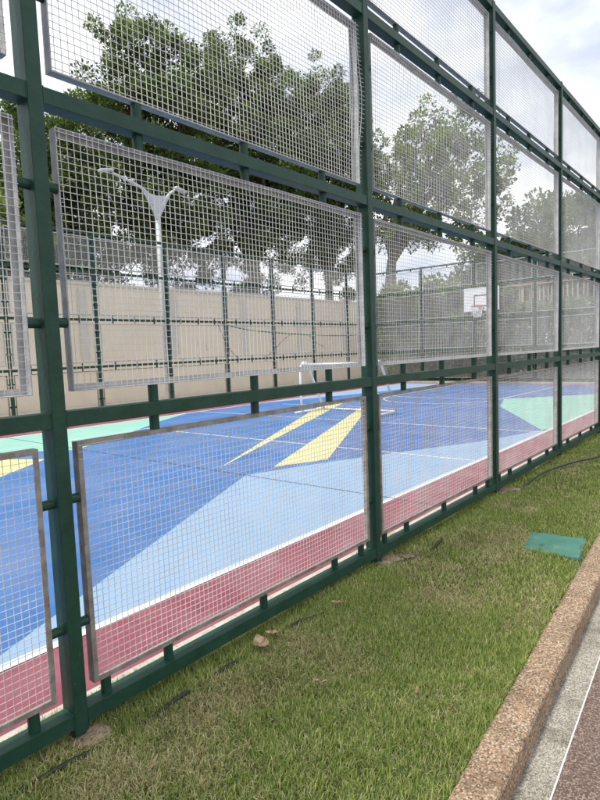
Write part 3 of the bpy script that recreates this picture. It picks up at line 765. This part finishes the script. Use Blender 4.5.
tree('rounded pale tree behind the far fence, left of the right pair', (-14.6, 47.0, -.1), 10, (0, 0, 6.6), (4.0, 3.6, 3.9), 190, 110, .30, PALE, 6, trunk_r=.3, fork=.25, gap=.0)
tree('broad grey green tree behind the bamboo screen', (-8.6, 41.0, -.1), 12, (0, 0, 6.9), (4.4, 4.2, 4.6), 260, 110, .30, PALE, 7, trunk_r=.35, fork=.22, gap=.0)
tree('tall leafy tree at the right edge beyond the far corner', (-2.6, 41.5, -.1), 12, (0, 0, 7.2), (4.6, 4.4, 4.9), 270, 110, .30, PALE, 8, trunk_r=.35, fork=.22, gap=.0)
tree('leafy tree beyond the corner outside the right edge', (4.8, 44.0, -.1), 12, (0, 0, 7.4), (4.4, 4.2, 5.0), 200, 90, .32, PALE, 9, trunk_r=.35, fork=.22, gap=.0)
tree('bushy green tree standing low behind the hedge row', (-13.6, 30.0, -.1), 5.4, (0, 0, 3.6), (2.6, 2.2, 2.1), 90, 110, .24, MID, 10, trunk_r=.14, fork=.25, gap=.0, cl_r=(.4, .7))

# ---------------------------------------------------------------- hedge row behind the end fence
def shrub(label, loc, rx, ry, hz, ncl, per, cols, seed):
    rng = random.Random(seed); t = empty('hedge_shrub', loc); tag(t, label, 'shrub', 'clipped shrubs of the hedge row')
    cs, rs = [], []
    for _ in range(ncl):
        cs.append((rng.uniform(-rx, rx), rng.uniform(-ry, ry), rng.uniform(.15, hz-.25) if rng.random() < .8 else hz-.25)); rs.append(rng.uniform(.26, .45))
    mb = MB()
    for k in range(6):
        a = rng.uniform(0, 6.28); mb.tube([(0, 0, -.1), (math.cos(a)*rx*.3, math.sin(a)*ry*.3, hz*.4), (math.cos(a)*rx*.7, math.sin(a)*ry*.6, hz*.85)], [.05, .035, .012], 6)
    link('stem', mb.mesh('stem', MT['bark'], True), t)
    link('foliage', leaves_mesh('foliage', cs, rs, per, .17, cols, seed), t)
hz_lab = ['first tall green hedge shrub behind the end fence, at the wall end', 'second tall hedge shrub behind the end fence, counted from the wall', 'third tall hedge shrub behind the end fence, left of the backboard', 'fourth tall hedge shrub, directly behind the backboard', 'fifth hedge shrub, right of the backboard', 'sixth hedge shrub, at the foot of the bamboo screen', 'seventh hedge shrub, nearest the right corner']
for k, x in enumerate((-12.0, -10.6, -9.4, -7.9, -6.5, -5.1, -3.7)):
    shrub(hz_lab[k], (x, 25.3 + (.4 if k > 3 else 0), -.12), 1.15, .7, 4.25 - (.9 if k > 3 else 0) + .12*math.sin(k*2.3), 150, 55, MID if k % 2 else PALE, 40+k)

# ---------------------------------------------------------------- bamboo screen beyond the end fence
a0, a1 = Vector((-9.6, 29.6, -.12)), Vector((-0.6, 26.4, -.12))
dv = a1-a0; ln = dv.length; ang = math.atan2(dv.y, dv.x)
bs = empty('bamboo_screen', a0, ang)
tag(bs, 'tall screen of upright bamboo canes with red brown beam past the end fence', 'screen')
cane = MB().tube([(0, 0, 0), (0.01, 0, 1.5), (-.005, 0.01, 3), (0, 0, 4.65)], [.035, .033, .030, .026], 7).mesh('cane', MT['bamboo'], True)
rng = random.Random(9); u = .1
while u < ln-.1:
    c = link('cane', cane, bs, (u, rng.uniform(-.02, .02), rng.uniform(-.12, .12))); c.rotation_euler = (0, rng.uniform(-.02, .02), rng.uniform(0, 6))
    u += rng.uniform(.14, .30)
for z in (.9, 2.6): link('cross_rail', MB().tube([(0, .06, z), (ln, .06, z)], .03, 8).mesh('cross_rail', MT['bamboo'], True), bs)
link('top_beam', bevel_mesh(MB().box((0, -.11, 4.45), (ln, -.04, 4.60)).mesh('top_beam', MT['beam']), .01), bs)
